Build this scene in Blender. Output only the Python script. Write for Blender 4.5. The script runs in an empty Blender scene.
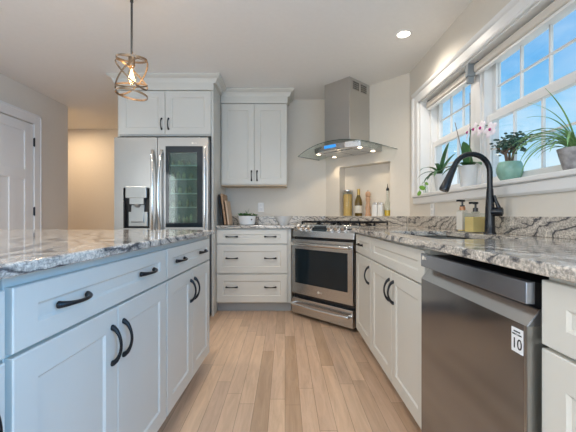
import bpy, bmesh, math, random
from mathutils import Vector, Matrix
random.seed(7)
PI = math.pi
S = bpy.context.scene
COL = S.collection

# ------------------------------------------------------------------ camera
cd = bpy.data.cameras.new('camera'); cam = bpy.data.objects.new('camera', cd); COL.objects.link(cam)
cam.location = (0, 0, 1.02); cam.rotation_euler = (PI/2, 0, 0)
cd.sensor_width = 36; cd.lens = 21.25; cd.shift_x = 0.0052; cd.clip_start = 0.02
S.camera = cam
S.view_settings.view_transform = 'Standard'; S.view_settings.look = 'None'
S.view_settings.exposure = 0.60; S.view_settings.gamma = 1.0; S.view_settings.use_curve_mapping = False

# ------------------------------------------------------------------ sky
W = bpy.data.worlds.new('sky'); S.world = W; W.use_nodes = True
nt = W.node_tree; nt.nodes.clear()
def nd(t, nt, **k):
    n = nt.nodes.new(t)
    for a, b in k.items():
        if a in n.inputs: n.inputs[a].default_value = b
        else: setattr(n, a, b)
    return n
wo = nd('ShaderNodeOutputWorld', nt); bg = nd('ShaderNodeBackground', nt, Strength=0.76)
tc = nd('ShaderNodeTexCoord', nt); sep = nd('ShaderNodeSeparateXYZ', nt)
nt.links.new(tc.outputs['Generated'], sep.inputs[0])
rp = nd('ShaderNodeValToRGB', nt); cr = rp.color_ramp
cr.elements[0].position = 0.0; cr.elements[0].color = (0.78, 0.90, 0.95, 1)
cr.elements[1].position = 0.75; cr.elements[1].color = (0.05, 0.26, 0.64, 1)
e = cr.elements.new(0.10); e.color = (0.60, 0.82, 0.93, 1)
e = cr.elements.new(0.20); e.color = (0.27, 0.63, 0.90, 1)
e = cr.elements.new(0.35); e.color = (0.13, 0.45, 0.84, 1)
nt.links.new(sep.outputs['Z'], rp.inputs[0])
mp = nd('ShaderNodeMapping', nt); mp.inputs['Scale'].default_value = (1, 1, 2.2)
nt.links.new(tc.outputs['Generated'], mp.inputs[0])
no = nd('ShaderNodeTexNoise', nt, Scale=3.4, Detail=8.0, Roughness=0.6)
nt.links.new(mp.outputs[0], no.inputs['Vector'])
cl = nd('ShaderNodeValToRGB', nt); cl.color_ramp.elements[0].position = 0.44; cl.color_ramp.elements[1].position = 0.66
nt.links.new(no.outputs['Fac'], cl.inputs[0])
hz = nd('ShaderNodeMapRange', nt); hz.inputs['From Min'].default_value = 0.08; hz.inputs['From Max'].default_value = 0.34
hz.inputs['To Min'].default_value = 1.0; hz.inputs['To Max'].default_value = 0.35
nt.links.new(sep.outputs['Z'], hz.inputs[0])
mu = nd('ShaderNodeMath', nt, operation='MULTIPLY'); nt.links.new(cl.outputs[0], mu.inputs[0]); nt.links.new(hz.outputs[0], mu.inputs[1])
mx = nd('ShaderNodeMixRGB', nt); mx.inputs[2].default_value = (0.82, 0.90, 0.96, 1)
nt.links.new(mu.outputs[0], mx.inputs[0]); nt.links.new(rp.outputs[0], mx.inputs[1]); nt.links.new(mx.outputs[0], bg.inputs['Color'])
nt.links.new(bg.outputs[0], wo.inputs[0])

# ------------------------------------------------------------------ large fill lights (added at invented windows behind the camera)
def area(name, loc, rot, sx, sy, power, col):
    l = bpy.data.lights.new(name, 'AREA'); l.shape = 'RECTANGLE'; l.size = sx; l.size_y = sy; l.energy = power; l.color = col
    o = bpy.data.objects.new(name, l); COL.objects.link(o); o.location = loc; o.rotation_euler = rot; return o
area('fill_rear', (-0.8, -3.28, 1.25), (PI/2, 0, 0), 2.9, 2.0, 40, (0.86, 0.93, 1.0))
area('fill_left', (-2.90, -1.4, 1.45), (PI/2, 0, -PI/2), 1.9, 1.3, 24, (0.95, 0.98, 1.0))
area('fill_right', (1.33, -1.05, 1.45), (PI/2, 0, PI/2), 1.9, 1.3, 66, (0.10, 0.46, 1.0))  # added saturated blue fill that tints the island fronts
# recessed downlights: (x, y); the first is in view, the rest are added to light the room
DOWN = [(0.924, 2.65), (-0.45, 1.9), (-2.0, 2.3), (-1.3, 0.2), (-0.2, -1.6), (-1.6, -1.6)]
DOWN_W = 38
HALL_W = 7.5

# ------------------------------------------------------------------ materials
def pm(name, col, rough=0.5, metal=0.0, **k):
    m = bpy.data.materials.new(name); m.use_nodes = True
    b = m.node_tree.nodes['Principled BSDF']
    b.inputs['Base Color'].default_value = (*col, 1); b.inputs['Roughness'].default_value = rough; b.inputs['Metallic'].default_value = metal
    for a, v in k.items(): b.inputs[a.replace('_', ' ')].default_value = v
    return m
def noisy(m, scale=6, amt=0.04, bump=0.0, stretch=(1, 1, 1)):
    """slight procedural variation of tone and relief"""
    t = m.node_tree; b = t.nodes['Principled BSDF']; c = list(b.inputs['Base Color'].default_value)
    co = nd('ShaderNodeTexCoord', t); ma = nd('ShaderNodeMapping', t); ma.inputs['Scale'].default_value = stretch
    n = nd('ShaderNodeTexNoise', t, Scale=scale, Detail=4.0); t.links.new(co.outputs['Object'], ma.inputs[0]); t.links.new(ma.outputs[0], n.inputs['Vector'])
    r = nd('ShaderNodeValToRGB', t); r.color_ramp.elements[0].position = .3; r.color_ramp.elements[1].position = .7
    r.color_ramp.elements[0].color = [max(0, x*(1-amt)) for x in c[:3]] + [1]; r.color_ramp.elements[1].color = [min(1, x*(1+amt)) for x in c[:3]] + [1]
    t.links.new(n.outputs['Fac'], r.inputs[0]); t.links.new(r.outputs[0], b.inputs['Base Color'])
    if bump:
        bu = nd('ShaderNodeBump', t, Strength=bump, Distance=0.002); t.links.new(n.outputs['Fac'], bu.inputs['Height']); t.links.new(bu.outputs[0], b.inputs['Normal'])
    return m
PAINT = noisy(pm('cabinet_paint', (0.655, 0.635, 0.575), 0.38), 3, .012)
WALL = noisy(pm('wall_paint', (0.755, 0.70, 0.615), 0.75), 40, .01, .05)
CEIL = noisy(pm('ceiling_paint', (0.88, 0.865, 0.84), 0.85), 30, .01, .05)
TRIM = noisy(pm('white_trim', (0.84, 0.83, 0.81), 0.35), 3, .01)
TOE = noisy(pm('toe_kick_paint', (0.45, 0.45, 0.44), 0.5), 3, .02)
BLACK = noisy(pm('black_metal', (0.018, 0.02, 0.024), 0.32, 0.6), 20, .1)
MATBLK = noisy(pm('matte_black', (0.006, 0.008, 0.012), 0.24), 20, .1)
RUBBER = noisy(pm('black_plastic', (0.01, 0.01, 0.011), 0.55), 20, .1)
STEEL = noisy(pm('stainless', (0.40, 0.395, 0.38), 0.30, 1.0), 30, .05, .03, (60, 60, .6))
STEELH = noisy(pm('stainless_horizontal', (0.60, 0.61, 0.62), 0.24, 1.0), 30, .05, .03, (.6, .6, 60))
BRIGHT = noisy(pm('polished_steel', (0.72, 0.71, 0.69), 0.16, 1.0), 10, .02)
DSTEEL = noisy(pm('dark_stainless', (0.27, 0.275, 0.285), 0.10, 0.92), 30, .04, .02, (60, 60, .6))
CERAM = noisy(pm('white_ceramic', (0.78, 0.78, 0.77), 0.25), 5, .01)
SAGE = noisy(pm('sage_glaze', (0.27, 0.47, 0.38), 0.2), 14, .18)
STONE = noisy(pm('grey_stoneware', (0.34, 0.32, 0.32), 0.65), 28, .5, .8)
SOIL = noisy(pm('soil', (0.06, 0.04, 0.03), 0.95), 60, .4)
LEAF = noisy(pm('leaf_green', (0.10, 0.22, 0.07), 0.45), 9, .3)
DLEAF = noisy(pm('orchid_leaf', (0.035, 0.13, 0.035), 0.35), 9, .3)
LLEAF = noisy(pm('striped_leaf', (0.22, 0.40, 0.15), 0.45), 9, .3)
JLEAF = noisy(pm('jade_leaf', (0.055, 0.12, 0.085), 0.3), 30, .6)
BARK = noisy(pm('bark', (0.17, 0.12, 0.09), 0.9), 40, .3, .5)
PETAL = noisy(pm('petal_white', (0.90, 0.82, 0.87), 0.5), 60, .05)
LIP = noisy(pm('petal_magenta', (0.45, 0.03, 0.22), 0.5), 60, .2)
WOOD = noisy(pm('acacia_wood', (0.42, 0.25, 0.14), 0.5), 8, .25, .1, (1, 1, 8))
LWOOD = noisy(pm('maple_wood', (0.62, 0.44, 0.30), 0.5), 8, .15, .1, (1, 8, 1))
MILL = noisy(pm('turned_wood', (0.55, 0.33, 0.20), 0.4), 12, .15, 0, (1, 1, 6))
PASTA = noisy(pm('spaghetti', (0.72, 0.47, 0.16), 0.6), 200, .35, .4, (1, 1, .02))
OIL = pm('golden_oil', (0.75, 0.50, 0.04), 0.08); noisy(OIL, 4, .05)
SOAP = pm('amber_soap', (0.85, 0.63, 0.26), 0.1); noisy(SOAP, 4, .05)
WINE = noisy(pm('bottle_glass', (0.13, 0.085, 0.02), 0.08), 6, .3)
LABEL = noisy(pm('paper_label', (0.72, 0.68, 0.60), 0.7), 20, .03)
GOLD = noisy(pm('gold_foil', (0.55, 0.38, 0.12), 0.35, .7), 20, .1)
BRONZE = noisy(pm('brushed_bronze', (0.24, 0.17, 0.11), 0.42, .8), 30, .25)
BLIND = noisy(pm('blind_fabric', (0.72, 0.66, 0.58), 0.8), 200, .05, .1)
GREYP = noisy(pm('grey_plastic', (0.25, 0.27, 0.28), 0.5), 20, .05)
COPPER = noisy(pm('copper_collar', (0.55, 0.28, 0.15), 0.35, .8), 20, .05)
def emis(name, col, st):
    m = bpy.data.materials.new(name); m.use_nodes = True; t = m.node_tree; t.nodes.clear()
    o = nd('ShaderNodeOutputMaterial', t); e = nd('ShaderNodeEmission', t, Strength=st); e.inputs[0].default_value = (*col, 1); t.links.new(e.outputs[0], o.inputs[0]); return m
LAMP = emis('lamp_lens', (1.0, 0.93, 0.82), 6)
BULB = emis('bulb_filament', (1.0, 0.72, 0.40), 6)
HOODL = emis('hood_lamp_lens', (1.0, 0.80, 0.55), 5)
DISP = emis('display_blue', (0.05, 0.30, 0.80), 0.9)
def glassy(name, tint, refl_rough=0.02, base=0.04):
    """thin clear pane: see-through with a fresnel reflection"""
    m = bpy.data.materials.new(name); m.use_nodes = True; t = m.node_tree; t.nodes.clear()
    o = nd('ShaderNodeOutputMaterial', t); a = nd('ShaderNodeBsdfTransparent', t); a.inputs[0].default_value = (*tint, 1)
    g = nd('ShaderNodeBsdfGlossy', t, Roughness=refl_rough); lw = nd('ShaderNodeLayerWeight', t, Blend=.5); pw_ = nd('ShaderNodeMath', t, operation='POWER'); pw_.inputs[1].default_value = 5; t.links.new(lw.outputs['Facing'], pw_.inputs[0])
    f = nd('ShaderNodeMath', t, operation='MULTIPLY_ADD'); f.inputs[1].default_value = .7; f.inputs[2].default_value = base; t.links.new(pw_.outputs[0], f.inputs[0]); x = nd('ShaderNodeMixShader', t)
    n = nd('ShaderNodeTexNoise', t, Scale=3.0); b = nd('ShaderNodeBump', t, Strength=.01, Distance=.001); t.links.new(n.outputs[0], b.inputs['Height']); t.links.new(b.outputs[0], g.inputs['Normal'])
    t.links.new(f.outputs[0], x.inputs[0]); t.links.new(a.outputs[0], x.inputs[1]); t.links.new(g.outputs[0], x.inputs[2]); t.links.new(x.outputs[0], o.inputs[0]); return m
PANE = glassy('window_glass', (.97, .99, 1))
HGLASS = glassy('hood_glass', (.90, .945, .935), .03)
CGLASS = glassy('clear_glass', (.90, .93, .92), .03)
EDGEG = noisy(pm('glass_edge', (0.03, 0.07, 0.065), 0.1), 20, .1)
OVENG = noisy(pm('oven_glass', (0.010, 0.018, 0.024), 0.05, 0, Specular_IOR_Level=.4), 3, .1)
INSTA0 = noisy(pm('dark_glass', (0.03, 0.045, 0.04), 0.06, 0, Specular_IOR_Level=.9), 3, .1)

def granite():
    m = bpy.data.materials.new('granite'); m.use_nodes = True; t = m.node_tree; b = t.nodes['Principled BSDF']
    b.inputs['Roughness'].default_value = 0.09; b.inputs['Specular IOR Level'].default_value = .6
    L = t.links.new
    ge = nd('ShaderNodeNewGeometry', t)
    ma = nd('ShaderNodeMapping', t); ma.inputs['Scale'].default_value = (1.3, .75, 2.0); ma.inputs['Rotation'].default_value = (.25, .15, .2)
    L(ge.outputs['Position'], ma.inputs[0])
    n1 = nd('ShaderNodeTexNoise', t, Scale=1.5, Detail=4.0, Roughness=.5); L(ma.outputs[0], n1.inputs['Vector'])
    mixv = nd('ShaderNodeVectorMath', t, operation='MULTIPLY_ADD'); mixv.inputs[1].default_value = (.95, .95, .95)
    L(n1.outputs['Color'], mixv.inputs[0]); L(ma.outputs[0], mixv.inputs[2])
    w = nd('ShaderNodeTexWave', t, Scale=4.2, Distortion=5.0, Detail=4.0); w.bands_direction = 'DIAGONAL'; w.inputs['Detail Scale'].default_value = 2.0; w.inputs['Detail Roughness'].default_value = .62; L(mixv.outputs[0], w.inputs['Vector'])
    r = nd('ShaderNodeValToRGB', t); c = r.color_ramp
    c.elements[0].position = 0.0; c.elements[0].color = (0.09, 0.085, 0.085, 1)
    c.elements[1].position = 1.0; c.elements[1].color = (0.66, 0.60, 0.51, 1)
    for p, q in ((.05, (.22, .21, .20)), (.16, (.42, .375, .32)), (.36, (.60, .54, .455)), (.50, (.36, .335, .305)), (.60, (.58, .52, .44)), (.80, (.44, .40, .35))):
        e = c.elements.new(p); e.color = (*q, 1)
    L(w.outputs['Fac'], r.inputs[0])
    n2 = nd('ShaderNodeTexNoise', t, Scale=110.0, Detail=3.0, Roughness=.7); L(ge.outputs['Position'], n2.inputs['Vector'])
    r2 = nd('ShaderNodeValToRGB', t); r2.color_ramp.elements[0].position = .40; r2.color_ramp.elements[0].color = (.48, .50, .53, 1)
    r2.color_ramp.elements[1].position = .60; r2.color_ramp.elements[1].color = (1.34, 1.34, 1.37, 1)
    L(n2.outputs['Fac'], r2.inputs[0])
    mm = nd('ShaderNodeMixRGB', t, blend_type='MULTIPLY'); mm.inputs[0].default_value = .72; L(r.outputs[0], mm.inputs[1]); L(r2.outputs[0], mm.inputs[2])
    L(mm.outputs[0], b.inputs['Base Color']); return m
GRAN = granite()

def planks():
    m = bpy.data.materials.new('oak_planks'); m.use_nodes = True; t = m.node_tree; b = t.nodes['Principled BSDF']; L = t.links.new
    ge = nd('ShaderNodeNewGeometry', t); ma = nd('ShaderNodeMapping', t); ma.inputs['Rotation'].default_value = (0, 0, PI/2); L(ge.outputs['Position'], ma.inputs[0])
    sp = nd('ShaderNodeSeparateXYZ', t); L(ge.outputs['Position'], sp.inputs[0])
    def mth(op, a, b=None):
        n_ = nd('ShaderNodeMath', t, operation=op)
        for k_, v_ in enumerate((a, b)):
            if v_ is None: continue
            if isinstance(v_, (int, float)): n_.inputs[k_].default_value = v_
            else: L(v_, n_.inputs[k_])
        return n_.outputs[0]
    u = mth('DIVIDE', sp.outputs['X'], .083); row = mth('FLOOR', u)
    wn = nd('ShaderNodeTexWhiteNoise', t); wn.noise_dimensions = '1D'; L(row, wn.inputs['W'])
    v = mth('ADD', mth('DIVIDE', sp.outputs['Y'], 1.05), mth('MULTIPLY', wn.outputs['Value'], 7.3)); colm = mth('FLOOR', v)
    cmb = nd('ShaderNodeCombineXYZ', t); L(row, cmb.inputs[0]); L(colm, cmb.inputs[1])
    w2 = nd('ShaderNodeTexWhiteNoise', t); w2.noise_dimensions = '2D'; L(cmb.outputs[0], w2.inputs['Vector'])
    fu = mth('ABSOLUTE', mth('SUBTRACT', mth('FRACT', u), .5)); fv = mth('ABSOLUTE', mth('SUBTRACT', mth('FRACT', v), .5))
    seam = mth('MAXIMUM', mth('GREATER_THAN', fu, .487), mth('GREATER_THAN', fv, .4988))
    pr_ = nd('ShaderNodeValToRGB', t); pr_.color_ramp.elements[0].color = (.48, .32, .205, 1); pr_.color_ramp.elements[1].color = (.70, .49, .33, 1)
    e_ = pr_.color_ramp.elements.new(.35); e_.color = (.60, .415, .29, 1); L(w2.outputs['Value'], pr_.inputs[0])
    sm = nd('ShaderNodeMixRGB', t); sm.inputs[2].default_value = (.30, .20, .13, 1); L(seam, sm.inputs[0]); L(pr_.outputs[0], sm.inputs[1])
    m2 = nd('ShaderNodeMapping', t); m2.inputs['Scale'].default_value = (9, .9, 1); L(ge.outputs['Position'], m2.inputs[0])
    n = nd('ShaderNodeTexNoise', t, Scale=3.0, Detail=8.0, Roughness=.65, Distortion=.8); L(m2.outputs[0], n.inputs['Vector'])
    r = nd('ShaderNodeValToRGB', t); r.color_ramp.elements[0].position = .3; r.color_ramp.elements[0].color = (.72, .68, .64, 1); r.color_ramp.elements[1].position = .62; r.color_ramp.elements[1].color = (1.12, 1.12, 1.12, 1)
    L(n.outputs['Fac'], r.inputs[0])
    mm = nd('ShaderNodeMixRGB', t, blend_type='MULTIPLY'); mm.inputs[0].default_value = .6; L(sm.outputs[0], mm.inputs[1]); L(r.outputs[0], mm.inputs[2])
    L(mm.outputs[0], b.inputs['Base Color']); b.inputs['Roughness'].default_value = .34
    bu = nd('ShaderNodeBump', t, Strength=.25, Distance=.001); L(n.outputs['Fac'], bu.inputs['Height']); L(bu.outputs[0], b.inputs['Normal'])
    return m
FLOOR = planks()

# ------------------------------------------------------------------ mesh helpers
class MB:
    def __init__(s): s.bm = bmesh.new()
    def face(s, pts):
        return s.bm.faces.new([s.bm.verts.new(p) for p in pts])
    def box(s, x0, x1, y0, y1, z0, z1, M=None):
        P = [(x, y, z) for z in (z0, z1) for y in (y0, y1) for x in (x0, x1)]
        if M: P = [M @ Vector(p) for p in P]
        v = [s.bm.verts.new(p) for p in P]
        for f in ((0,2,3,1), (4,5,7,6), (0,1,5,4), (2,6,7,3), (0,4,6,2), (1,3,7,5)): s.bm.faces.new([v[i] for i in f])
        return s
    def prism(s, poly, z0, z1, M=None):
        a = [Vector((x, y, z0)) for x, y in poly]; c = [Vector((x, y, z1)) for x, y in poly]
        if M: a = [M @ p for p in a]; c = [M @ p for p in c]
        A = [s.bm.verts.new(p) for p in a]; C = [s.bm.verts.new(p) for p in c]; n = len(poly)
        s.bm.faces.new(A[::-1]); s.bm.faces.new(C)
        for i in range(n): s.bm.faces.new([A[i], A[(i+1) % n], C[(i+1) % n], C[i]])
        return s
    def prism_x(s, prof, x0, x1):
        """profile in (y, z), extruded along x"""
        M = Matrix(((0, 0, 1, 0), (1, 0, 0, 0), (0, 1, 0, 0), (0, 0, 0, 1)))
        return s.prism(prof, x0, x1, M)
    def tube(s, pts, r, n=10, closed=False, flat=1.0):
        pts = [Vector(p) for p in pts]; m = len(pts)
        R = r if isinstance(r, (list, tuple)) else [r]*m
        rings = []; up = None
        for i, p in enumerate(pts):
            if closed: d = pts[(i+1) % m] - pts[i-1]
            else: d = pts[min(i+1, m-1)] - pts[max(i-1, 0)]
            d.normalize()
            if up is None:
                up = Vector((0, 0, 1)) if abs(d.z) < .9 else Vector((0, 1, 0))
            a = d.cross(up)
            if a.length < 1e-6: a = d.orthogonal()
            a.normalize(); b = a.cross(d).normalized(); up = b
            rings.append([s.bm.verts.new(p + a*R[i]*math.cos(2*PI*k/n) + b*R[i]*flat*math.sin(2*PI*k/n)) for k in range(n)])
        for i in range(m if closed else m-1):
            A, B = rings[i], rings[(i+1) % m]
            for k in range(n): s.bm.faces.new([A[k], A[(k+1) % n], B[(k+1) % n], B[k]])
        if not closed: s.bm.faces.new(rings[0][::-1]); s.bm.faces.new(rings[-1])
        return s
    def lathe(s, prof, c=(0, 0, 0), n=24, M=None, cap=True):
        """profile (r, z) from bottom to top"""
        rings = []
        for r, z in prof:
            P = [Vector((c[0]+r*math.cos(2*PI*k/n), c[1]+r*math.sin(2*PI*k/n), c[2]+z)) for k in range(n)]
            if M: P = [M @ p for p in P]
            rings.append([s.bm.verts.new(p) for p in P])
        for A, B in zip(rings, rings[1:]):
            for k in range(n): s.bm.faces.new([A[k], A[(k+1) % n], B[(k+1) % n], B[k]])
        if cap: s.bm.faces.new(rings[0][::-1]); s.bm.faces.new(rings[-1])
        return s
    def blob(s, c, sx, sy, sz, rot=None, sub=1):
        M = Matrix.Translation(c)
        if rot is not None: M = M @ rot.to_4x4()
        M = M @ Matrix.Diagonal((sx, sy, sz, 1))
        bmesh.ops.create_icosphere(s.bm, subdivisions=sub, radius=1, matrix=M); return s
    def strap(s, p0, ang, length, width, rise, droop, seg=9, fold=.25, tip=.05):
        """arching strap leaf: starts at p0, heads out along ang, rises then droops; folded along its midrib and given thickness"""
        p0 = Vector(p0); h = Vector((math.cos(ang), math.sin(ang), 0)); sd = Vector((-h.y, h.x, 0)); rows = []
        pos = p0.copy(); el = rise
        for i in range(seg+1):
            t = i/seg; w = width*(math.sin(PI*min(1, .18+t*.82))**.6)*(1 if t < .98 else tip)
            d = h*math.cos(el) + Vector((0, 0, 1))*math.sin(el); nrm = sd.cross(d)
            rows.append([pos + sd*w/2 - nrm*w*fold, pos, pos - sd*w/2 - nrm*w*fold, pos - nrm*.0015])
            pos = pos + d*length/seg; el -= droop/seg
        V = [[s.bm.verts.new(q) for q in r] for r in rows]
        for A, B in zip(V, V[1:]):
            for k in range(4): s.bm.faces.new([A[k], B[k], B[(k+1) % 4], A[(k+1) % 4]])
        s.bm.faces.new(V[0]); s.bm.faces.new(V[-1][::-1]); return s
    def front(s, x0, x1, z0, z1, th=.02, rail=.066, dep=.0065, y=0.0):
        rz_ = min(rail, (z1-z0)*.34)
        """shaker door or drawer front lying against plane y, face at y-th"""
        def rect(i, yy):
            k = i if i < .01 else i-rail+rz_
            return [s.bm.verts.new(p) for p in ((x0+i, yy, z0+k), (x1-i, yy, z0+k), (x1-i, yy, z1-k), (x0+i, yy, z1-k))]
        e = .0025; rings = [rect(0, y), rect(0, y-th+e), rect(e, y-th), rect(rail, y-th), rect(rail+.007, y-th+dep)]
        for A, B in zip(rings, rings[1:]):
            for k in range(4): s.bm.faces.new([A[k], A[(k+1) % 4], B[(k+1) % 4], B[k]])
        s.bm.faces.new(rings[0][::-1]); s.bm.faces.new(rings[-1]); return s
    def build(s, name, mat, parent=None, smooth=False, bevel=0, seg=2, loc=None, rot=None):
        bmesh.ops.recalc_face_normals(s.bm, faces=s.bm.faces)
        me = bpy.data.meshes.new(name); s.bm.to_mesh(me); s.bm.free(); me.materials.append(mat)
        if smooth:
            for p in me.polygons: p.use_smooth = True
        o = bpy.data.objects.new(name, me); COL.objects.link(o)
        if parent: o.parent = parent
        if loc: o.location = loc
        if rot: o.rotation_euler = rot
        if bevel:
            b = o.modifiers.new('bevel', 'BEVEL'); b.width = bevel; b.segments = seg; b.limit_method = 'ANGLE'; b.angle_limit = math.radians(40)
        elif smooth:
            try:
                me.set_sharp_from_angle(angle=math.radians(40))
            except Exception: pass
        return o
def tag(o, label=None, cat=None, group=None, kind=None):
    if label: o['label'] = label
    if cat: o['category'] = cat
    if group: o['group'] = group
    if kind: o['kind'] = kind
    return o
def thing(name, label, cat, loc=(0, 0, 0), rotz=0, group=None):
    o = bpy.data.objects.new(name, None); o.empty_display_size = .1; COL.objects.link(o)
    o.location = loc; o.rotation_euler = (0, 0, rotz); return tag(o, label, cat, group)
def struct(o): o['kind'] = 'structure'; return o
def text(body, size, mat, parent, loc, rot, name='lettering', depth=.0004):
    c = bpy.data.curves.new(name, 'FONT'); c.body = body; c.size = size; c.extrude = depth; c.align_x = 'CENTER'; c.align_y = 'CENTER'
    t = bpy.data.objects.new(name, c); COL.objects.link(t)
    me = bpy.data.meshes.new_from_object(t.evaluated_get(bpy.context.evaluated_depsgraph_get()))
    bpy.data.objects.remove(t); me.materials.clear(); me.materials.append(mat)
    o = bpy.data.objects.new(name, me); COL.objects.link(o); o.parent = parent; o.location = loc; o.rotation_euler = rot; return o
def sweep(mb, prof, path, zoff=0):
    """sweep profile (out, z) along an open 2D path with mitred corners; outward = right-hand side of travel"""
    n = len(path); P = [Vector(p) for p in path]; rings = []
    for i in range(n):
        d1 = (P[i]-P[i-1]).normalized() if i > 0 else None; d2 = (P[i+1]-P[i]).normalized() if i < n-1 else None
        if d1 is None: d1 = d2
        if d2 is None: d2 = d1
        n1 = Vector((d1.y, -d1.x)); n2 = Vector((d2.y, -d2.x)); m = (n1+n2); m = m / (m.dot(n1))
        rings.append([mb.bm.verts.new((P[i].x+m.x*o, P[i].y+m.y*o, z+zoff)) for o, z in prof])
    k = len(prof)
    for A, B in zip(rings, rings[1:]):
        for j in range(k): mb.bm.faces.new([A[j], A[(j+1) % k], B[(j+1) % k], B[j]])
    mb.bm.faces.new(rings[0]); mb.bm.faces.new(rings[-1][::-1]); return mb

# ------------------------------------------------------------------ key positions
XR, YB, H = 1.235, 4.15, 2.44            # right wall, back wall, ceiling
XL, YL = -2.82, 4.417                    # left wall and its end
YH = 5.56                                # far wall of the hall
YR = -3.2                                # rear wall
A0 = Vector((.50, YB)); B0 = Vector((XR, 3.37))
U = (B0-A0).normalized(); N = Vector((-U.y, U.x)); ROT = math.atan2(U.y, U.x); LEN = (B0-A0).length
def G(s, t, z=0.0): p = A0 + U*s + N*t; return (p.x, p.y, z)
GM = Matrix.Translation((A0.x, A0.y, 0)) @ Matrix.Rotation(ROT, 4, 'Z')

# ------------------------------------------------------------------ room
struct(MB().box(-4.6, 2.0, YR-.15, YH+.15, -.1, 0).build('floor', FLOOR))
struct(MB().box(-4.6, 2.0, YR-.15, YH+.15, H, H+.1).build('ceiling', CEIL))
WY0, WY1, WZ0, WZ1 = .60, 3.13, 1.214, 2.065
RW = MB()
for b in ((WY1, 3.37+.1, 0, H), (-.05, WY0, 0, H), (YR-.15, -2.05, 0, H), (WY0, WY1, 0, WZ0), (WY0, WY1, WZ1, H), (-2.05, -.05, 0, .8), (-2.05, -.05, 2.1, H)): RW.box(XR, XR+.16, *b)
struct(RW.build('wall_right', WALL))
struct(MB().box(-1.69, .60, YB, YB+.12, 0, H).build('wall_back', WALL))
# diagonal corner wall with the niche over the range
NS0, NS1, NZ0, NZ1, ND = .205, .860, 1.018, 1.59, .105
CW = MB()
for b in ((0, NS0, 0, .105, 0, H), (NS1, LEN+.05, 0, .105, 0, H), (NS0, NS1, 0, .105, 0, NZ0), (NS0, NS1, 0, .105, NZ1, H), (-.05, LEN+.05, .105, .15, 0, H)): CW.box(*b, M=GM)
struct(CW.build('wall_corner', WALL))
LW = MB()
for b in ((YL-.59-.02, YL, 0, H), (YR-.15, -2.4, 0, H), (-.4, 3.03-.0, 0, H), (3.03, YL-.61, 2.05, H), (-2.4, -.4, 0, .8), (-2.4, -.4, 2.1, H)): LW.box(XL-.12, XL, *b)
struct(LW.build('wall_left', WALL))
struct(MB().box(-4.6, -1.57, YH, YH+.12, 0, H).build('wall_hall', WALL))
struct(MB().box(-1.69, -1.57, YB+.12, YH, 0, H).build('wall_hall_side', WALL))
struct(MB().box(-4.6, XL-.12, YL-.12, YL, 0, H).build('wall_hall_near', WALL))
struct(MB().box(-4.72, -4.6, YL-.12, YH+.12, 0, H).build('wall_hall_end', WALL))
RR = MB()
for b in ((XL-.12, -2.3, 0, H), (.7, XR+.16, 0, H), (-2.3, .7, 0, .2), (-2.3, .7, 2.3, H)): RR.box(b[0], b[1], YR-.12, YR, b[2], b[3])
struct(RR.build('wall_rear', WALL))
# baseboards
struct(MB().box(XL, XL+.014, YR, 3.03-.10, 0, .13).box(XL, XL+.014, 3.83+.10, YL, 0, .13).build('baseboard_left', TRIM, bevel=.003))
struct(MB().box(-4.6, -1.69, YH-.014, YH, 0, .13).build('baseboard_hall', TRIM, bevel=.003))

# windows behind the camera (unseen, added to house the fill lights)
def added_window(n, M, w, z0, z1):
    o = MB()
    for b in ((0, .06, z0, z1), (w-.06, w, z0, z1), (0, w, z0, z0+.06), (0, w, z1-.06, z1), (w/2-.03, w/2+.03, z0, z1)): o.box(b[0], b[1], -.03, .03, b[2], b[3], M=M)
    return struct(o.build('window_%d' % n, TRIM))
added_window(4, Matrix.Translation((-2.3, YR-.03, 0)), 3.0, .2, 2.3)
added_window(5, Matrix.Translation((XL-.04, -2.4, 0)) @ Matrix.Rotation(PI/2, 4, 'Z'), 2.0, .8, 2.1)
added_window(6, Matrix.Translation((XR+.04, -2.05, 0)) @ Matrix.Rotation(PI/2, 4, 'Z'), 2.0, .8, 2.1)

# left door, craftsman style, with casing
DY0, DY1, DZ = 3.03, 3.807, 2.05
dr = struct(thing('door_1', None, None, (XL-.035, DY0, 0)))
d = MB(); TH = .04
Mx = Matrix(((0, 1, 0, 0), (1, 0, 0, 0), (0, 0, 1, 0), (0, 0, 0, 1)))      # local: x along the wall
def lb(mb, y0, y1, z0, z1, x0=0, x1=TH): return mb.box(x0, x1, y0, y1, z0, z1)
DW_ = DY1-DY0
lb(d, .004, .115, .01, 2.04); lb(d, DW_-.125, DW_-.004, .01, 2.04); lb(d, .115, DW_-.125, 1.94, 2.04); lb(d, .115, DW_-.125, 1.42, 1.53); lb(d, .115, DW_-.125, .01, .22)
pw = (DW_-.24-2*.09)/3
for i in (1, 2): lb(d, .115+i*pw+(i-1)*.09, .115+i*pw+i*.09, .22, 1.42)
lb(d, .1, DW_-.1, .1, 1.98, .004, TH-.012)
d.build('door_panel', TRIM, dr, bevel=.002)
for z in (1.845, 1.072, .22):
    tag(MB().box(TH-.004, TH+.012, DW_-.006, DW_+.010, z-.045, z+.045).lathe([(.006, -.05), (.006, .05)], (TH+.010, DW_+.002, z), 10).build('hinge', BLACK, dr), 'black door hinge')
kb = MB().lathe([(.024, 0), (.026, .004), (.010, .008), (.010, .03), (.026, .04), (.028, .055), (.016, .065)], n=16, M=Matrix.Translation((TH, .065, .95)) @ Matrix.Rotation(PI/2, 4, 'Y'))
kb.build('door_handle', BLACK, dr, smooth=True)
cs = MB()
for (y0, y1, z0, z1) in ((DY0-.09, DY0+.0, 0, DZ+.095), (DY1+.0, DY1+.10, 0, DZ+.095), (DY0, DY1, DZ, DZ+.095)):
    cs.box(XL, XL+.018, y0, y1, z0, z1)
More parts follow.
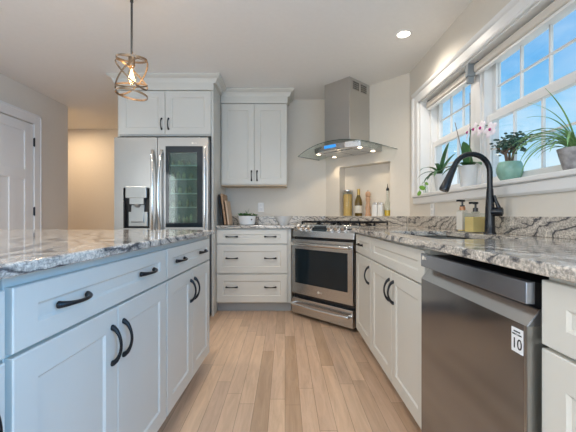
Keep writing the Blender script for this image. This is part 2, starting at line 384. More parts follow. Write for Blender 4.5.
cs.box(XL, XL+.024, DY1+.088, DY1+.104, 0, DZ+.11).box(XL, XL+.024, DY0-.094, DY0-.078, 0, DZ+.11).box(XL, XL+.024, DY0-.094, DY1+.104, DZ+.083, DZ+.11)
cs.box(XL-.12, XL-.04, DY1-.0, DY1+.004, 0, DZ).box(XL-.12, XL, DY0-.004, DY0, 0, DZ)
struct(cs.build('trim_1', TRIM, bevel=.003))

# kitchen windows: three double-hung units in one cased opening
FX = XR+.085       # room-side plane of the frames
def window_unit(n, y0, y1, ncol):
    """y0 < y1 are the frame limits; sashes and muntins inside"""
    r = struct(thing('window_%d' % n, None, None, (FX, y0, WZ0)))
    w = y1-y0; h = WZ1-WZ0
    f = MB(); fr = .030
    f.box(0, .10, 0, fr, 0, h).box(0, .10, w-fr, w, 0, h).box(0, .10, 0, w, 0, .016).box(0, .10, 0, w, h-.015, h)
    f.build('window_frame', TRIM, r, bevel=.003)
    for nm, z0, z1, x0 in (('upper_sash', .456, h-.015, .055), ('lower_sash', .016, .466, .015)):
        s = MB(); st = .035; rb = .040
        s.box(x0, x0+.035, fr, fr+st, z0, z1).box(x0, x0+.035, w-fr-st, w-fr, z0, z1).box(x0, x0+.035, fr+st, w-fr-st, z0, z0+rb).box(x0, x0+.035, fr+st, w-fr-st, z1-(.030 if z1 > .6 else .045), z1)
        so = s.build(nm, TRIM, r, bevel=.003)
        a0, a1 = fr+st, w-fr-st; b0, b1 = z0+rb, z1-(.030 if z1 > .6 else .045)
        g = MB()
        for i in range(1, ncol): y = a0+(a1-a0)*i/ncol; g.box(x0+.010, x0+.026, y-.005, y+.005, b0, b1)
        zz = (b0+b1)/2; g.box(x0+.0105, x0+.0255, a0, a1, zz-.005, zz+.005)
        g.build('muntins', TRIM, so)
        MB().box(x0+.016, x0+.020, a0, a1, b0, b1).build('pane', PANE, so)
    return r
window_unit(1, 2.39, 3.10, 3)
window_unit(2, 1.495, 2.283, 3)
window_unit(3, .63, 1.40, 3)
# jambs, stool, casing
tj = MB()
tj.box(XR-.0, XR+.16, WY1-.03, WY1, WZ0, WZ1).box(XR, XR+.16, WY0, WY0+.03, WZ0, WZ1).box(XR, XR+.16, WY0, WY1, WZ1-.012, WZ1)
for y, y_ in ((2.283, 2.39), (1.40, 1.495)): tj.box(FX-.008, FX+.10, y, y_, WZ0, WZ1-.012)
struct(tj.build('trim_2', TRIM, bevel=.002))
stl = MB().box(XR-.035, FX+.02, WY0-.11, WY1+.11, WZ0-.022, WZ0+.004)
struct(stl.build('trim_3', TRIM, bevel=.006))
cs = MB()
def case_profile(k=1.0): return [(0, 0), (.016, 0), (.020, .012), (.016, .02), (.018, .07*k), (.026, .078*k), (.032, .09*k), (.034, .10*k), (.026, .108*k), (0, .108*k)]
# top casing extruded along y; side casing along z
def ext(mb, prof, a, b, fn):
    R = [[mb.bm.verts.new(fn(o, w_, t)) for o, w_ in prof] for t in (a, b)]; k = len(prof)
    for j in range(k): mb.bm.faces.new([R[0][j], R[0][(j+1) % k], R[1][(j+1) % k], R[1][j]])
    mb.bm.faces.new(R[0]); mb.bm.faces.new(R[1][::-1])
pr = case_profile()
ext(cs, pr, WY0-.108, WY1+.108, lambda o, w_, t: (XR-o, t, WZ1+w_))
ext(cs, pr, WZ0+.004, WZ1+.06, lambda o, w_, t: (XR-o, WY1+w_, t))
ext(cs, pr, WZ0+.004, WZ1+.06, lambda o, w_, t: (XR-o, WY0-w_, t))
ext(cs, [(0, 0), (.012, 0), (.020, .012), (.020, .056), (.012, .064), (0, .064)], WY0-.10, WY1+.10, lambda o, w_, t: (XR-o, t, WZ0-.086+w_))
struct(cs.build('trim_4', TRIM))

# ------------------------------------------------------------------ cabinets
def pull(parent, x, z, vertical, L=.114, y=-.02):
    mb = MB(); n = 13; P = []; R = []
    for i in range(n):
        t = i/(n-1); a = (t-.5)*L; o = .027*math.sin(PI*t)**.62
        P.append((x, y-.003-o, z+a) if vertical else (x+a, y-.003-o, z)); R.append(.0048+.0042*abs(2*t-1)**3)
    mb.tube(P, R, 10)
    for t in (-.5, .5):
        q = (x, y, z+t*L) if vertical else (x+t*L, y, z)
        mb.lathe([(.0095, 0), (.0095, .004), (.007, .007)], n=12, M=Matrix.Translation(q) @ Matrix.Rotation(PI/2, 4, 'X'))
    o = mb.build('handle', BLACK, parent, smooth=True); o['label'] = 'black bow handle'; return o
def cabinet(name, label, loc, rotz, w, depth, fronts, z0=.105, z1=.884, toe=.075, cat='cabinet', group=None, hollow=False, rail=.068):
    """origin: front left bottom corner, local front is -y. fronts: (kind, x0, x1, z0, z1, [(x, z, vertical)])"""
    r = thing(name, label, cat, loc, rotz, group)
    if hollow: MB().box(0, w, 0, .018, z0, z1).box(0, w, depth-.012, depth, z0, z1).box(0, .018, .018, depth-.012, z0, z1).box(w-.018, w, .018, depth-.012, z0, z1).box(.018, w-.018, .018, depth-.012, z0, z0+.018).build('carcass', PAINT, r)
    else: MB().box(0, w, 0, depth, z0, z1).build('carcass', PAINT, r, bevel=.0015)
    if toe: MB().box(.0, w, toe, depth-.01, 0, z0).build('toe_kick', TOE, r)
    for kind, a, b, c, e, hs in fronts:
        f = MB().front(a, b, c, e, rail=rail).build(kind, PAINT, r)
        for (hx, hz, v) in hs: pull(f, hx, hz, v)
    return r
ZT = .876; ZG = .725; GP = .0025      # drawer top, gap between drawer and door
# island (slightly turned)
IR = math.radians(87.83); IO = Vector((-.566, .705))
IU = Vector((math.cos(IR), math.sin(IR))); IV = Vector((-IU.y, IU.x))
def IP(x, y): p = IO + IU*x + IV*y; return (p.x, p.y, 0)
IT = .899
def island_cab(label, x0, x1, single=False):
    w = x1-x0; ZT = .870
    fr = [('drawer', .003, w-.003, ZG+.006, ZT, [(w*.235, .80, False), (w*.765, .80, False)])]
    if single: fr = [('drawer', .003, w-.003, ZG+.006, ZT, [(w*.5, .80, False)]), ('door', .003, w-.003, .108, ZG-.003, [(w-.05, .61, True)])]
    else: fr += [('door', .003, w/2-.0015, .108, ZG-.003, [(w/2-.035, .607, True)]), ('door', w/2+.0015, w-.003, .108, ZG-.003, [(w/2+.035, .607, True)])]
    return cabinet('base_cabinet', label, IP(x0, .02), IR, w, 1.05, fr, z1=IT, group='cabinets of the island')
island_cab('island base cabinet nearest the camera at the left edge of the photo', -.56, -.012, True)
island_cab('wide island base cabinet in the left foreground with two doors under one long drawer', .0, .830)
island_cab('farther island base cabinet with two doors, next to the fridge end of the island', .835, 1.58)
# island worktop
def eased(mb, poly, z0, z1, e=.006, M=None):
    """slab with an eased edge"""
    c = Vector((sum(p[0] for p in poly)/len(poly), sum(p[1] for p in poly)/len(poly)))
    n = len(poly); P = [Vector(p) for p in poly]
    def inset(k):
        out = []
        for i in range(n):
            d1 = (P[i]-P[i-1]).normalized(); d2 = (P[(i+1) % n]-P[i]).normalized()
            n1 = Vector((-d1.y, d1.x)); n2 = Vector((-d2.y, d2.x)); m = n1+n2; m = m/m.dot(n1); out.append(P[i]+m*k)
        return out
    rings = []
    for k, z in ((e*.6, z0), (0, z0+e*.6), (0, z1-e), (e*.35, z1-e*.35), (e, z1)):
        q = [Vector((p.x, p.y, z)) for p in inset(k)]
        if M: q = [M @ v for v in q]
        rings.append([mb.bm.verts.new(v) for v in q])
    for A, B in zip(rings, rings[1:]):
        for j in range(n): mb.bm.faces.new([A[j], A[(j+1) % n], B[(j+1) % n], B[j]])
    mb.bm.faces.new(rings[0][::-1]); mb.bm.faces.new(rings[-1]); return mb
IM = Matrix.Translation((IO.x, IO.y, 0)) @ Matrix.Rotation(IR, 4, 'Z')
ct = eased(MB(), [(-.60, -.028), (1.61, -.028), (1.61, 1.40), (-.60, 1.40)], IT, .927, M=IM).build('countertop', GRAN)
tag(ct, 'large polished granite slab on top of the island at the left', 'countertop')

# right hand run; local x runs toward the camera
RX = .60; RRt = -PI/2
def right_cab(label, yfar, ynear, fr, hollow=False): return cabinet('base_cabinet', label, (RX, yfar, 0), RRt, yfar-ynear, XR-RX-.004, fr, z1=.890, group='base cabinets under the window', hollow=hollow)
w = .50
right_cab('narrow base cabinet beside the range with one small drawer over one door', 2.80, 2.30, [('drawer', .02, w-.003, ZG+.006, ZT, [(.20, .80, False)]), ('door', .02, w-.003, .108, ZG-.003, [(w-.05, .61, True)])])
w = .885
right_cab('sink base cabinet with a blank front over two doors, left of the dishwasher', 2.297, 1.412, [('drawer', .003, w-.003, ZG+.006, ZT, []), ('door', .003, w/2-.0015, .108, ZG-.003, [(w/2-.035, .61, True)]), ('door', w/2+.0015, w-.003, .108, ZG-.003, [(w/2+.035, .61, True)])], True)
w = .60
right_cab('base cabinet cut by the right edge of the photo, nearest side of the dishwasher', .773, .173, [('drawer', .003, w-.003, ZG+.006, ZT, [(w/2, .80, False)]), ('door', .003, w-.003, .108, ZG-.003, [(w-.05, .61, True)])])
# back base cabinet
w = .79
cabinet('drawer_cabinet', 'three drawer base cabinet with six black pulls between the island and the range', (-.7245, 3.59, 0), 0, w, YB-3.59-.004,
        [('drawer', .004, .747, z0, z1, [(.165, zh, False), (.57, zh, False)]) for z0, z1, zh in ((.729, ZT, .803), (.418, .716, .577), (.112, .405, .273))], z1=.890, cat='cabinet')

# worktop along the back, round the range and along the window wall, with the sink opening
SX0, SX1, SY0, SY1 = .665, 1.055, 1.46, 2.22
CZ0, CZ1 = .891, .921
RS0, RS1, RT0, RT1 = .17, .935, -.755, -.105     # range footprint in the corner frame
EX = .553
g = lambda s, t: tuple(G(s, t)[:2])
ct = MB()
ct.box(EX, SX0, .15, 2.83, CZ0, CZ1).box(SX0, SX1, .15, SY0, CZ0, CZ1).box(SX0, SX1, SY1, 2.83, CZ0, CZ1).box(SX1, XR, .15, 2.83, CZ0, CZ1)
ct.prism([(EX, 2.83), (XR, 2.83), (B0.x, B0.y), g(RS1+.004, 0), g(RS1+.004, RT0+.03)], CZ0, CZ1)
tag(ct.build('countertop', GRAN, bevel=.004), 'long veined granite worktop under the window, holding the sink and faucet', 'countertop')
tag(MB().prism([g(RS0-.002, RT1+.003), g(RS1+.003, RT1+.003), g(RS1+.003, 0), g(RS0-.002, 0)], CZ0, CZ1).build('countertop', GRAN, bevel=.002), 'narrow granite strip behind the range below the niche', 'countertop')
tag(MB().prism([g(RS0-.004, RT0+.06), g(RS0-.004, 0), (A0.x, A0.y), (-.722, YB), (-.722, 3.545), (.035, 3.545)], CZ0, CZ1).build('countertop', GRAN, bevel=.004), 'short granite worktop on the three drawer cabinet at the back wall', 'countertop')
tag(MB().box(-.722, .49, YB-.02, YB-.001, CZ1+.0005, 1.017).build('backsplash', GRAN, bevel=.002), 'low granite backsplash on the back wall behind the potted succulent', 'backsplash')
tag(MB().box(.012, LEN-.022, -.02, -.001, CZ1+.0005, 1.017, M=GM).build('backsplash', GRAN, bevel=.002), 'low granite backsplash on the angled wall just under the niche', 'backsplash')
tag(MB().box(XR-.02, XR-.001, .15, 3.355, CZ1+.0005, 1.017).build('backsplash', GRAN, bevel=.002), 'low granite backsplash under the window behind the faucet and soap bottles', 'backsplash')
# sink
sk = thing('sink', 'undermount steel sink set in the granite in front of the black faucet', 'sink', ((SX0+SX1)/2, (SY0+SY1)/2, .70))
hx, hy = (SX1-SX0)/2, (SY1-SY0)/2
b = MB().box(-hx-.012, hx+.012, -hy-.012, hy+.012, 0, .006).box(-hx-.012, -hx, -hy-.012, hy+.012, .006, .185).box(hx, hx+.012, -hy-.012, hy+.012, .006, .185).box(-hx, hx, -hy-.012, -hy, .006, .185).box(-hx, hx, hy, hy+.012, .006, .185)
b.build('basin', STEEL, sk); MB().lathe([(.045, .006), (.045, .010), (.02, .008)], n=20).build('drain', BRIGHT, sk, smooth=True)

# ------------------------------------------------------------------ wall cabinets and crown
CROWN = [(0, 2.360), (.030, 2.360), (.032, 2.372), (.038, 2.385), (.048, 2.402), (.066, 2.412), (.074, 2.420), (.080, 2.424), (.080, 2.4395), (0, 2.4395)]
UF = 3.84
uc = thing('wall_cabinet', 'pale two door wall cabinet hanging over the three drawer cabinet', 'cabinet', (-.722, UF, 1.372))
uw = .745
MB().box(0, uw, 0, YB-UF-.003, 0, .998).build('carcass', PAINT, uc, bevel=.0015)
MB().box(0, uw, -.0, YB-UF-.003, -.012, 0).build('bottom_panel', noisy(pm('birch_underside', (.62, .50, .36), .5), 8, .1), uc)
for a, b, hx in ((.012, .375, .345), (.378, uw-.003, .408)):
    f = MB().front(a, b, .004, .905).build('door', PAINT, uc); pull(f, hx, .10, True, L=.105)
c = MB(); sweep(c, CROWN, [(0, -.0), (uw, -.0), (uw, YB-UF-.003)], -1.372)
c.build('crown_molding', PAINT, uc)
MB().box(0, uw+.006, -.026, 0, .914, .994).build('frieze', PAINT, uc, bevel=.002)
# refrigerator surround
FF = 3.45
fc = thing('refrigerator_cabinet', 'tall cabinet surround with two small doors above the fridge', 'cabinet', (-1.695, FF, 0))
FW = .969
MB().box(FW-.02, FW, 0, YB-FF-.003, 0, 2.37).build('side_panel', PAINT, fc, bevel=.001)
MB().box(0, .02, 0, YB-FF-.003, 0, 2.37).build('side_panel', PAINT, fc, bevel=.001)
MB().box(.02, FW-.02, 0, YB-FF-.003, 1.83, 2.37).build('carcass', PAINT, fc, bevel=.001)
for a, b, hx in ((.022, FW/2-.002, FW/2-.035), (FW/2+.002, FW-.022, FW/2+.035)):
    f = MB().front(a, b, 1.842, 2.282).build('door', PAINT, fc); pull(f, hx, 1.95, True, L=.105)
MB().box(0, FW+.006, -.026, 0, 2.290, 2.366).build('frieze', PAINT, fc, bevel=.002)
c = MB(); sweep(c, CROWN, [(0, YB-FF-.003), (0, 0), (FW, 0), (FW, UF-FF-.082)])
c.build('crown_molding', PAINT, fc)

# ------------------------------------------------------------------ refrigerator
GREYM = noisy(pm('satin_grey', (.36, .37, .36), .3, .7), 10, .04)
fr = thing('refrigerator', 'stainless french door refrigerator with water dispenser and dark glass panel', 'refrigerator', (-1.662, 3.31, 0))
W_, HT = .912, 1.785
MB().box(.004, W_-.004, .075, .77, .03, HT-.01).build('body', noisy(pm('fridge_side_grey', (.10, .10, .105), .45), 10, .05), fr, bevel=.004)
MB().box(.03, W_-.03, .09, .72, 0, .03).build('base', RUBBER, fr)
def rdoor(x0, x1, z0, z1): return MB().box(x0, x1, 0, .068, z0, z1)
xm = W_*.462
dl = rdoor(0, xm-.003, .72, HT)
# dispenser recess is cut by building the door round it
dl = MB(); dx0, dx1, dz0, dz1 = .088, .345, .90, 1.295
for b in ((0, dx0, .72, HT), (dx1, xm-.003, .72, HT), (dx0, dx1, .72, dz0), (dx0, dx1, dz1, HT)): dl.box(b[0], b[1], 0, .068, b[2], b[3])
dl.box(dx0, dx1, .055, .068, dz0, dz1)
DLo = dl.build('door', STEEL, fr)
dp = MB().box(dx0, dx1, .04, .054, dz0, dz1).box(dx0, dx0+.012, .0, .054, dz0, dz1-.13).box(dx1-.012, dx1, .0, .054, dz0, dz1-.13).build('dispenser', RUBBER, DLo)
MB().box(dx0+.022, dx1-.03, -.006, .03, dz1-.10, dz1+.012).build('control_panel', GREYM, DLo, bevel=.004)
MB().box(dx0+.06, dx1-.06, .0, .045, dz1-.16, dz1-.10).lathe([(.022, -.03), (.03, 0)], ((dx0+dx1)/2, .03, dz1-.16), 14).build('nozzle', GREYM, DLo)
MB().prism_x([(.01, dz1-.33), (.025, dz1-.34), (.045, dz1-.17), (.03, dz1-.165)], dx0+.065, dx1-.065).box(dx0+.04, dx1-.03, .022, .045, dz0+.02, dz0+.16).build('paddle', GREYM, DLo, bevel=.003)
gx0, gx1 = .500, .862
wx0, wx1, wz0, wz1 = gx0+.032, gx1-.055, .955, 1.640
DRo = MB().box(xm+.003, wx0, 0, .068, .72, HT).box(wx1, W_, 0, .068, .72, HT).box(wx0, wx1, 0, .068, .72, wz0).box(wx0, wx1, 0, .068, wz1, HT).build('door', STEEL, fr)
MB().box(gx0, wx0, -.004, .004, .91, 1.70).box(wx1, gx1, -.004, .004, .91, 1.70).box(wx0, wx1, -.004, .004, .91, wz0).box(wx0, wx1, -.004, .004, wz1, 1.70).build('glass_border', OVENG, DRo)
LIN = noisy(pm('fridge_liner', (.16, .21, .19), .5), 5, .1)
MB().box(wx0, wx1, .060, .067, wz0, wz1).build('inner_liner', LIN, DRo)
m = MB()
for z in (1.10, 1.235, 1.375, 1.51): m.box(wx0+.002, wx1-.002, .012, .058, z, z+.010)
m.build('door_shelf', noisy(pm('shelf_plastic', (.60, .66, .62), .4), 5, .1), DRo)
m = MB()
for z, hh in ((.958, .09), (1.111, .08), (1.246, .09), (1.386, .08), (1.521, .06)):
    x = wx0+.03
    while x < wx1-.03:
        r_ = random.uniform(.012, .022); q = hh*random.uniform(.6, 1); m.lathe([(r_, 0), (r_, q*.7), (r_*.5, q*.85), (r_*.5, q)], (x, .036, z), 10); x += r_*2+random.uniform(.006, .04)
m.build('jars', noisy(pm('jar_mix', (.34, .32, .22), .4), 22, .8), DRo, smooth=True)['kind'] = 'stuff'
ig = MB().box(wx0, wx1, -.003, .001, wz0, wz1).build('glass_panel', glassy('smoked_glass', (.62, .74, .70), .03, .06), DRo)
for k, (xa, za) in enumerate(((.79, 1.73), )):
    text('LG', .022, LABEL, DRo, (xa, -.003, za), (PI/2, 0, 0), name='logo')
    MB().lathe([(.010, -.001), (.010, .001)], n=20, M=Matrix.Translation((xa-.028, -.001, za)) @ Matrix.Rotation(PI/2, 4, 'X')).build('emblem', LABEL, DRo)
for z0, z1 in ((.40, .71), (.06, .39)):
    f = MB().box(0, W_, 0, .068, z0, z1).build('freezer_drawer', STEEL, fr, bevel=.008, seg=3)
    MB().tube([(.06, 0, z1-.06), (.06, -.05, z1-.06), (W_/2, -.062, z1-.06), (W_-.06, -.05, z1-.06), (W_-.06, 0, z1-.06)], .012, 10).build('handle', STEELH, f, smooth=True)
for x, sgn, par in ((xm-.045, -1, DLo), (xm+.045, 1, DRo)):
    P = []; R = []
    for i in range(15):
        t = i/14; P.append((x+sgn*(.018*(1-math.sin(PI*t))-.018), -.012-.052*math.sin(PI*t)**.55, .80+t*.86)); R.append(.013)
    MB().tube(P, R, 12).build('handle', BRIGHT, par, smooth=True)
P = [(W_-.028, -.004-.020*math.sin(PI*i/12)**.5, .85+i*.07) for i in range(13)]
MB().tube(P, .010, 10).build('edge_highlight', BRIGHT, DRo, smooth=True)  # bright bar stands in for the reflection on the rounded door edge
for x in (.05, W_-.05): MB().box(x-.03, x+.03, .02, .12, HT, HT+.012).build('hinge_cover', RUBBER, fr, bevel=.003)

# ------------------------------------------------------------------ range
rg = thing('range', 'stainless slide-in gas range with a dark oven window in the corner', 'range', G(RS0, RT0), ROT)
RWd = RS1-RS0; DP = RT1-RT0
MB().box(.0, RWd, .045, DP, .03, .905).build('body', MATBLK, rg)
MB().box(.03, RWd-.03, .10, DP-.05, 0, .03).build('base', RUBBER, rg)
MB().box(-.001, RWd+.001, .10, DP, .905, .926).build('cooktop', STEELH, rg, bevel=.003)
cp = MB().prism_x([(.010, .812), (.045, .80), (.12, .80), (.12, .934), (.085, .934), (.018, .868)], 0, RWd).build('control_panel', STEELH, rg, bevel=.004)
# control face normal for the slanted face from (.018,.868) to (.085,.934)
sl = math.atan2(.066, .067)
def on_face(x, t, off=0): return Vector((x, .018+.067*t-math.sin(sl)*off, .868+.066*t+math.cos(sl)*off))
FM = Matrix.Rotation(PI/2-(PI/2-sl), 4, 'X')
for x in (.075, .145, .215, .475, .555, .635):
    Mk = Matrix.Translation(on_face(x, .42, 0)) @ Matrix.Rotation(sl, 4, 'X')
    MB().lathe([(.033, 0), (.034, .004), (.028, .008), (.026, .034), (.023, .040)], n=20, M=Mk).box(-.004, .004, -.023, .023, .038, .046, M=Mk).build('knob', BRIGHT, cp, smooth=True)
Mk = Matrix.Translation(on_face(.345, .45, 0)) @ Matrix.Rotation(sl, 4, 'X')
MB().box(-.09, .09, -.034, .034, -.002, .002, M=Mk).build('display', OVENG, cp)
dz0, dz1 = .235, .787
od = MB().box(.004, RWd-.004, .0, .042, dz0, dz1).build('oven_door', STEELH, rg, bevel=.004)
MB().box(.055, RWd-.060, -.004, .004, .345, .690).build('oven_window', OVENG, od, bevel=.002)
def hbar(z, par, out=.052):
    P = [(.035, .0, z), (.038, -out*.75, z)] + [(.06+(RWd-.12)*i/10, -out-.010*math.sin(PI*i/10), z) for i in range(11)] + [(RWd-.038, -out*.75, z), (RWd-.035, 0, z)]
    o = MB().tube(P, .013, 12, flat=1.15).build('handle', BRIGHT, par, smooth=True); return o
hbar(.742, od)
text('LG', .024, LABEL, od, (RWd/2+.012, -.0012, .288), (PI/2, 0, 0), name='logo')
MB().lathe([(.011, -.001), (.011, .001)], n=20, M=Matrix.Translation((RWd/2-.018, -.0008, .288)) @ Matrix.Rotation(PI/2, 4, 'X')).build('emblem', LABEL, od)
dw = MB().box(.004, RWd-.004, .0, .042, .035, .192).build('drawer', STEELH, rg, bevel=.004)
hbar(.135, dw)
MB().box(RWd/2-.14, RWd/2+.12, -.001, .002, .182, .190).build('drawer_trim', BRIGHT, dw)
# burners and grates
for (x, y, r_) in ((.16, .25, .045), (.16, .50, .035), (.38, .38, .055), (.60, .25, .045), (.60, .50, .035)):
    MB().lathe([(r_, .926), (r_, .934), (r_*.7, .936), (r_*.7, .942), (r_*.3, .943)], (x, y, 0), 20).build('burner', RUBBER, rg, smooth=True)
for gx in (.02, .265, .51):
    m = MB(); gw = .235
    for (a, b, c, e) in ((gx, gx+gw, .13, .142), (gx, gx+gw, .608, .62), (gx, gx+.012, .13, .62), (gx+gw-.012, gx+gw, .13, .62), (gx+gw/2-.006, gx+gw/2+.006, .13, .62), (gx, gx+gw, .25, .262), (gx, gx+gw, .37, .382), (gx, gx+gw, .49, .502)):
        m.box(a, b, c, e, .950, .968)
    for a in (gx+.0, gx+gw-.012):
        for c in (.13, .608, .37): m.box(a, a+.012, c, c+.012, .926, .951)
    m.build('grate', MATBLK, rg)

# ------------------------------------------------------------------ hood
HS = .450
hd = thing('range_hood', 'stainless chimney range hood with a curved glass canopy and four lit lamps', 'range hood', G(HS, 0, 1.70), ROT)
chn = MB().box(-.165, .165, -.365, -.002, .085, H-1.70-.001).build('chimney', noisy(pm('chimney_steel', (.58, .57, .55), .32, 1.0), 30, .05, .03, (60, 60, .6)), hd, bevel=.002)
for yy in (-.31, -.17):      # vent grilles near the top of the side facing the room
    pass
    m = MB(); m.box(0.1645, 0.1665, yy, yy+.11, .625, .715); m.build('vent_grille', RUBBER, chn)
    m = MB()
    for q in range(5): m.box(0.1660, 0.1685, yy, yy+.11, .625+q*.0205, .630+q*.0205)
    for q in range(5): m.box(0.1660, 0.1687, yy+q*.0255, yy+.004+q*.0255, .625, .715)
    m.build('vent_slats', BRIGHT, chn)
body = MB().prism([(-.28, -.40), (-.13, -.452), (.17, -.452), (.32, -.40), (.32, -.004), (-.28, -.004)], .002, .062).build('body', STEELH, hd, bevel=.003)
MB().box(-.095, .055, -.4525-.003, -.445, .026, .056).build('display', DISP, body)
for x, y in ((-.245, -.37), (.290, -.37), (-.235, -.11), (.275, -.11)):
    MB().lathe([(.030, -.003), (.030, .003)], (x, y, 0), 20).build('lamp_rim', BRIGHT, body, smooth=True)
    MB().lathe([(.022, -.005), (.022, -.003)], (x, y, 0), 20).build('lamp_lens', HOODL, body)
    l = bpy.data.lights.new('hood_lamp', 'SPOT'); l.energy = 2.2; l.color = (1, .80, .56); l.spot_size = 2.0; l.spot_blend = .6; l.shadow_soft_size = .02
    o = bpy.data.objects.new('hood_lamp', l); COL.objects.link(o); o.parent = body; o.location = (x, y, -.012)
MB().box(-.19, -.005, -.36, -.05, -.002, .002).box(.005, .19, -.36, -.05, -.002, .002).build('filter', STEELH, body)
# glass canopy: arched across, front edge bowed
m = MB(); nx, ny = 24, 6; top = []; bot = []
for i in range(nx+1):
    q_ = -1+2*i/nx; x = -.004+.502*q_; z = .0+.092*(1-q_*q_); yf = -.43-.045*(1-abs(q_)**2.5); ra, rb = [], []
    for j in range(ny+1):
        y = -.004+(yf+.004)*j/ny
        ra.append(m.bm.verts.new((x, y, z+.003))); rb.append(m.bm.verts.new((x, y, z-.003)))
    top.append(ra); bot.append(rb)
for i in range(nx):
    for j in range(ny):
        m.bm.faces.new([top[i][j], top[i+1][j], top[i+1][j+1], top[i][j+1]]); m.bm.faces.new([bot[i][j], bot[i][j+1], bot[i+1][j+1], bot[i+1][j]])
m.build('glass_canopy', HGLASS, hd, smooth=True)
m = MB()
P = [(-.004+.502*q_, -.43-.045*(1-abs(q_)**2.5), .0+.092*(1-q_*q_)) for q_ in [-1+2*i/nx for i in range(nx+1)]]
m.tube([(-.506, -.01, .0)] + P + [(.498, -.01, .0)], .0027, 6); m.build('glass_edge', EDGEG, hd)
MB().prism([(-.16, -.34), (.16, -.34), (.16, -.004), (-.16, -.004)], .048, .087).build('collar', STEEL, hd)

# ------------------------------------------------------------------ dishwasher (front faces -X)
dw = thing('dishwasher', 'dark stainless dishwasher with a pocket handle under the right hand worktop', 'dishwasher', (.558, 1.392, 0), -PI/2)
DWW = .608
MB().box(-.008, DWW+.006, .048, .62, .02, .860).build('tub', RUBBER, dw)
MB().box(0, DWW, .02, .04, .03, .10).build('kick_plate', RUBBER, dw)
MB().box(0, DWW, -.002, .020, .816, .868).build('control_strip', noisy(pm('strip_steel', (.36, .385, .43), .16, .9), 10, .03), dw, bevel=.002)  # lighter bluish steel puts the strip's reflection into its colour
dd = MB().prism_x([(0, .105), (.042, .105), (.042, .803), (.030, .803), (0, .765)], 0, DWW).build('door', DSTEEL, dw, bevel=.0015)
MB().prism_x([(-.0012, .7655), (.0305, .8045), (.034, .8035), (.001, .7640)], 0.001, DWW-.001).build('handle_bevel', STEELH, dd)
MB().box(DWW-.0005, DWW+.0008, -.0005, .042, .105, .765).box(DWW-.008, DWW+.0008, -.001, .0005, .105, .765).build('edge_trim', STEEL, dd)
stk = MB().box(DWW-.052, DWW-.012, -.0012, .0002, .692, .750).build('sticker', noisy(pm('white_sticker', (.82, .82, .82), .5), 20, .01), dd)
text('10', .036, RUBBER, stk, (DWW-.032, -.0016, .712), (PI/2, 0, 0))
for k, s_ in enumerate(('INVERTER', 'DIRECT DRIVE')): text(s_, .0052, RUBBER, stk, (DWW-.032, -.0016, .742-k*.007), (PI/2, 0, 0))
MB().lathe([(.0085, -.001), (.0085, .001)], n=20, M=Matrix.Translation((.024, -.003, .852)) @ Matrix.Rotation(PI/2, 4, 'X')).build('emblem', LABEL, dw)
text('LG', .016, LABEL, dw, (.048, -.004, .852), (PI/2, 0, 0), name='logo')

# ------------------------------------------------------------------ faucet
FXc, FYc = 1.136, 1.885
fa = thing('faucet', 'tall matte black gooseneck faucet with a pull-down spray head', 'faucet', (FXc, FYc, CZ1))
MB().lathe([(.031, 0), (.031, .006), (.027, .012), (.0255, .06), (.023, .14), (.019, .21), (.0165, .25)], n=24).build('base', MATBLK, fa, smooth=True)
P = [(0, 0, .24), (0, 0, .30)]; Rr = .102; zc = .340
for i in range(15):
    a = PI*i/14*0.90; P.append((-Rr+Rr*math.cos(a), 0, zc+Rr*math.sin(a)*1.0))
MB().tube(P, .0145, 16).build('spout', MATBLK, fa, smooth=True)
e0 = Vector(P[-1]); dd_ = (Vector(P[-1])-Vector(P[-2])).normalized()
MB().tube([e0-dd_*.004, e0+dd_*.005, e0+dd_*.03, e0+dd_*.10, e0+dd_*.135, e0+dd_*.145], [.0155, .017, .0175, .0225, .0265, .024], 18).build('spray_head', MATBLK, fa, smooth=True)
MB().lathe([(.023, 0), (.024, .01), (.026, .04), (.024, .052), (.014, .056)], n=18, M=Matrix.Translation((.004, -.008, .122)) @ Matrix.Rotation(math.radians(-40), 4, 'Z') @ Matrix.Rotation(math.radians(90), 4, 'Y') @ Matrix.Rotation(0, 4, 'Z')).build('valve', MATBLK, fa, smooth=True)
MB().tube([(.034, -.034, .13), (.027, -.028, .155), (.018, -.022, .185), (.010, -.020, .212)], [.012, .010, .008, .007], 10).build('handle', MATBLK, fa, smooth=True)

# soap bottles
def soap(x, y, label, wx, wy, h, liquid, tall, rz, labelled=False):
    r = thing('soap_bottle', label, 'bottle', (x, y, CZ1), rz, 'soap bottles by the faucet')
    MB().box(-wx/2, wx/2, -wy/2, wy/2, 0, h).prism([(-wx*.2, -wy*.2), (wx*.2, -wy*.2), (wx*.2, wy*.2), (-wx*.2, wy*.2)], h, h+.012).build('bottle', CGLASS, r, bevel=.006)
    MB().box(-wx/2+.004, wx/2-.004, -wy/2+.004, wy/2-.004, .004, h*.82).build('soap', liquid, r, bevel=.004)
    if labelled:
        MB().box(-wx/2-.001, wx/2+.001, -wy/2-.001, wy/2+.001, .012, h*.95).build('paper_label', LABEL, r)
        MB().lathe([(.018, 0), (.017, .02), (.010, .03)], (0, 0, h+.0), 16).build('collar', COPPER, r, smooth=True)
    m = MB().lathe([(.014, 0), (.014, .022), (.006, .024), (.006, .048)], (0, 0, h+.01), 16)
    m.box(-.040, .012, -.009, .009, h+.056, h+.068); m.lathe([(.012, 0), (.013, .012)], (0, 0, h+.054), 14)
    m.build('pump', MATBLK, r); return r
soap(1.135, 2.175, 'slim soap bottle with pale label and copper collar, farther from the faucet', .046, .046, .135, SOAP, 1, .3, True)
soap(1.14, 2.035, 'square clear soap bottle full of amber soap nearest the black faucet', .105, .075, .115, SOAP, 1, .25)

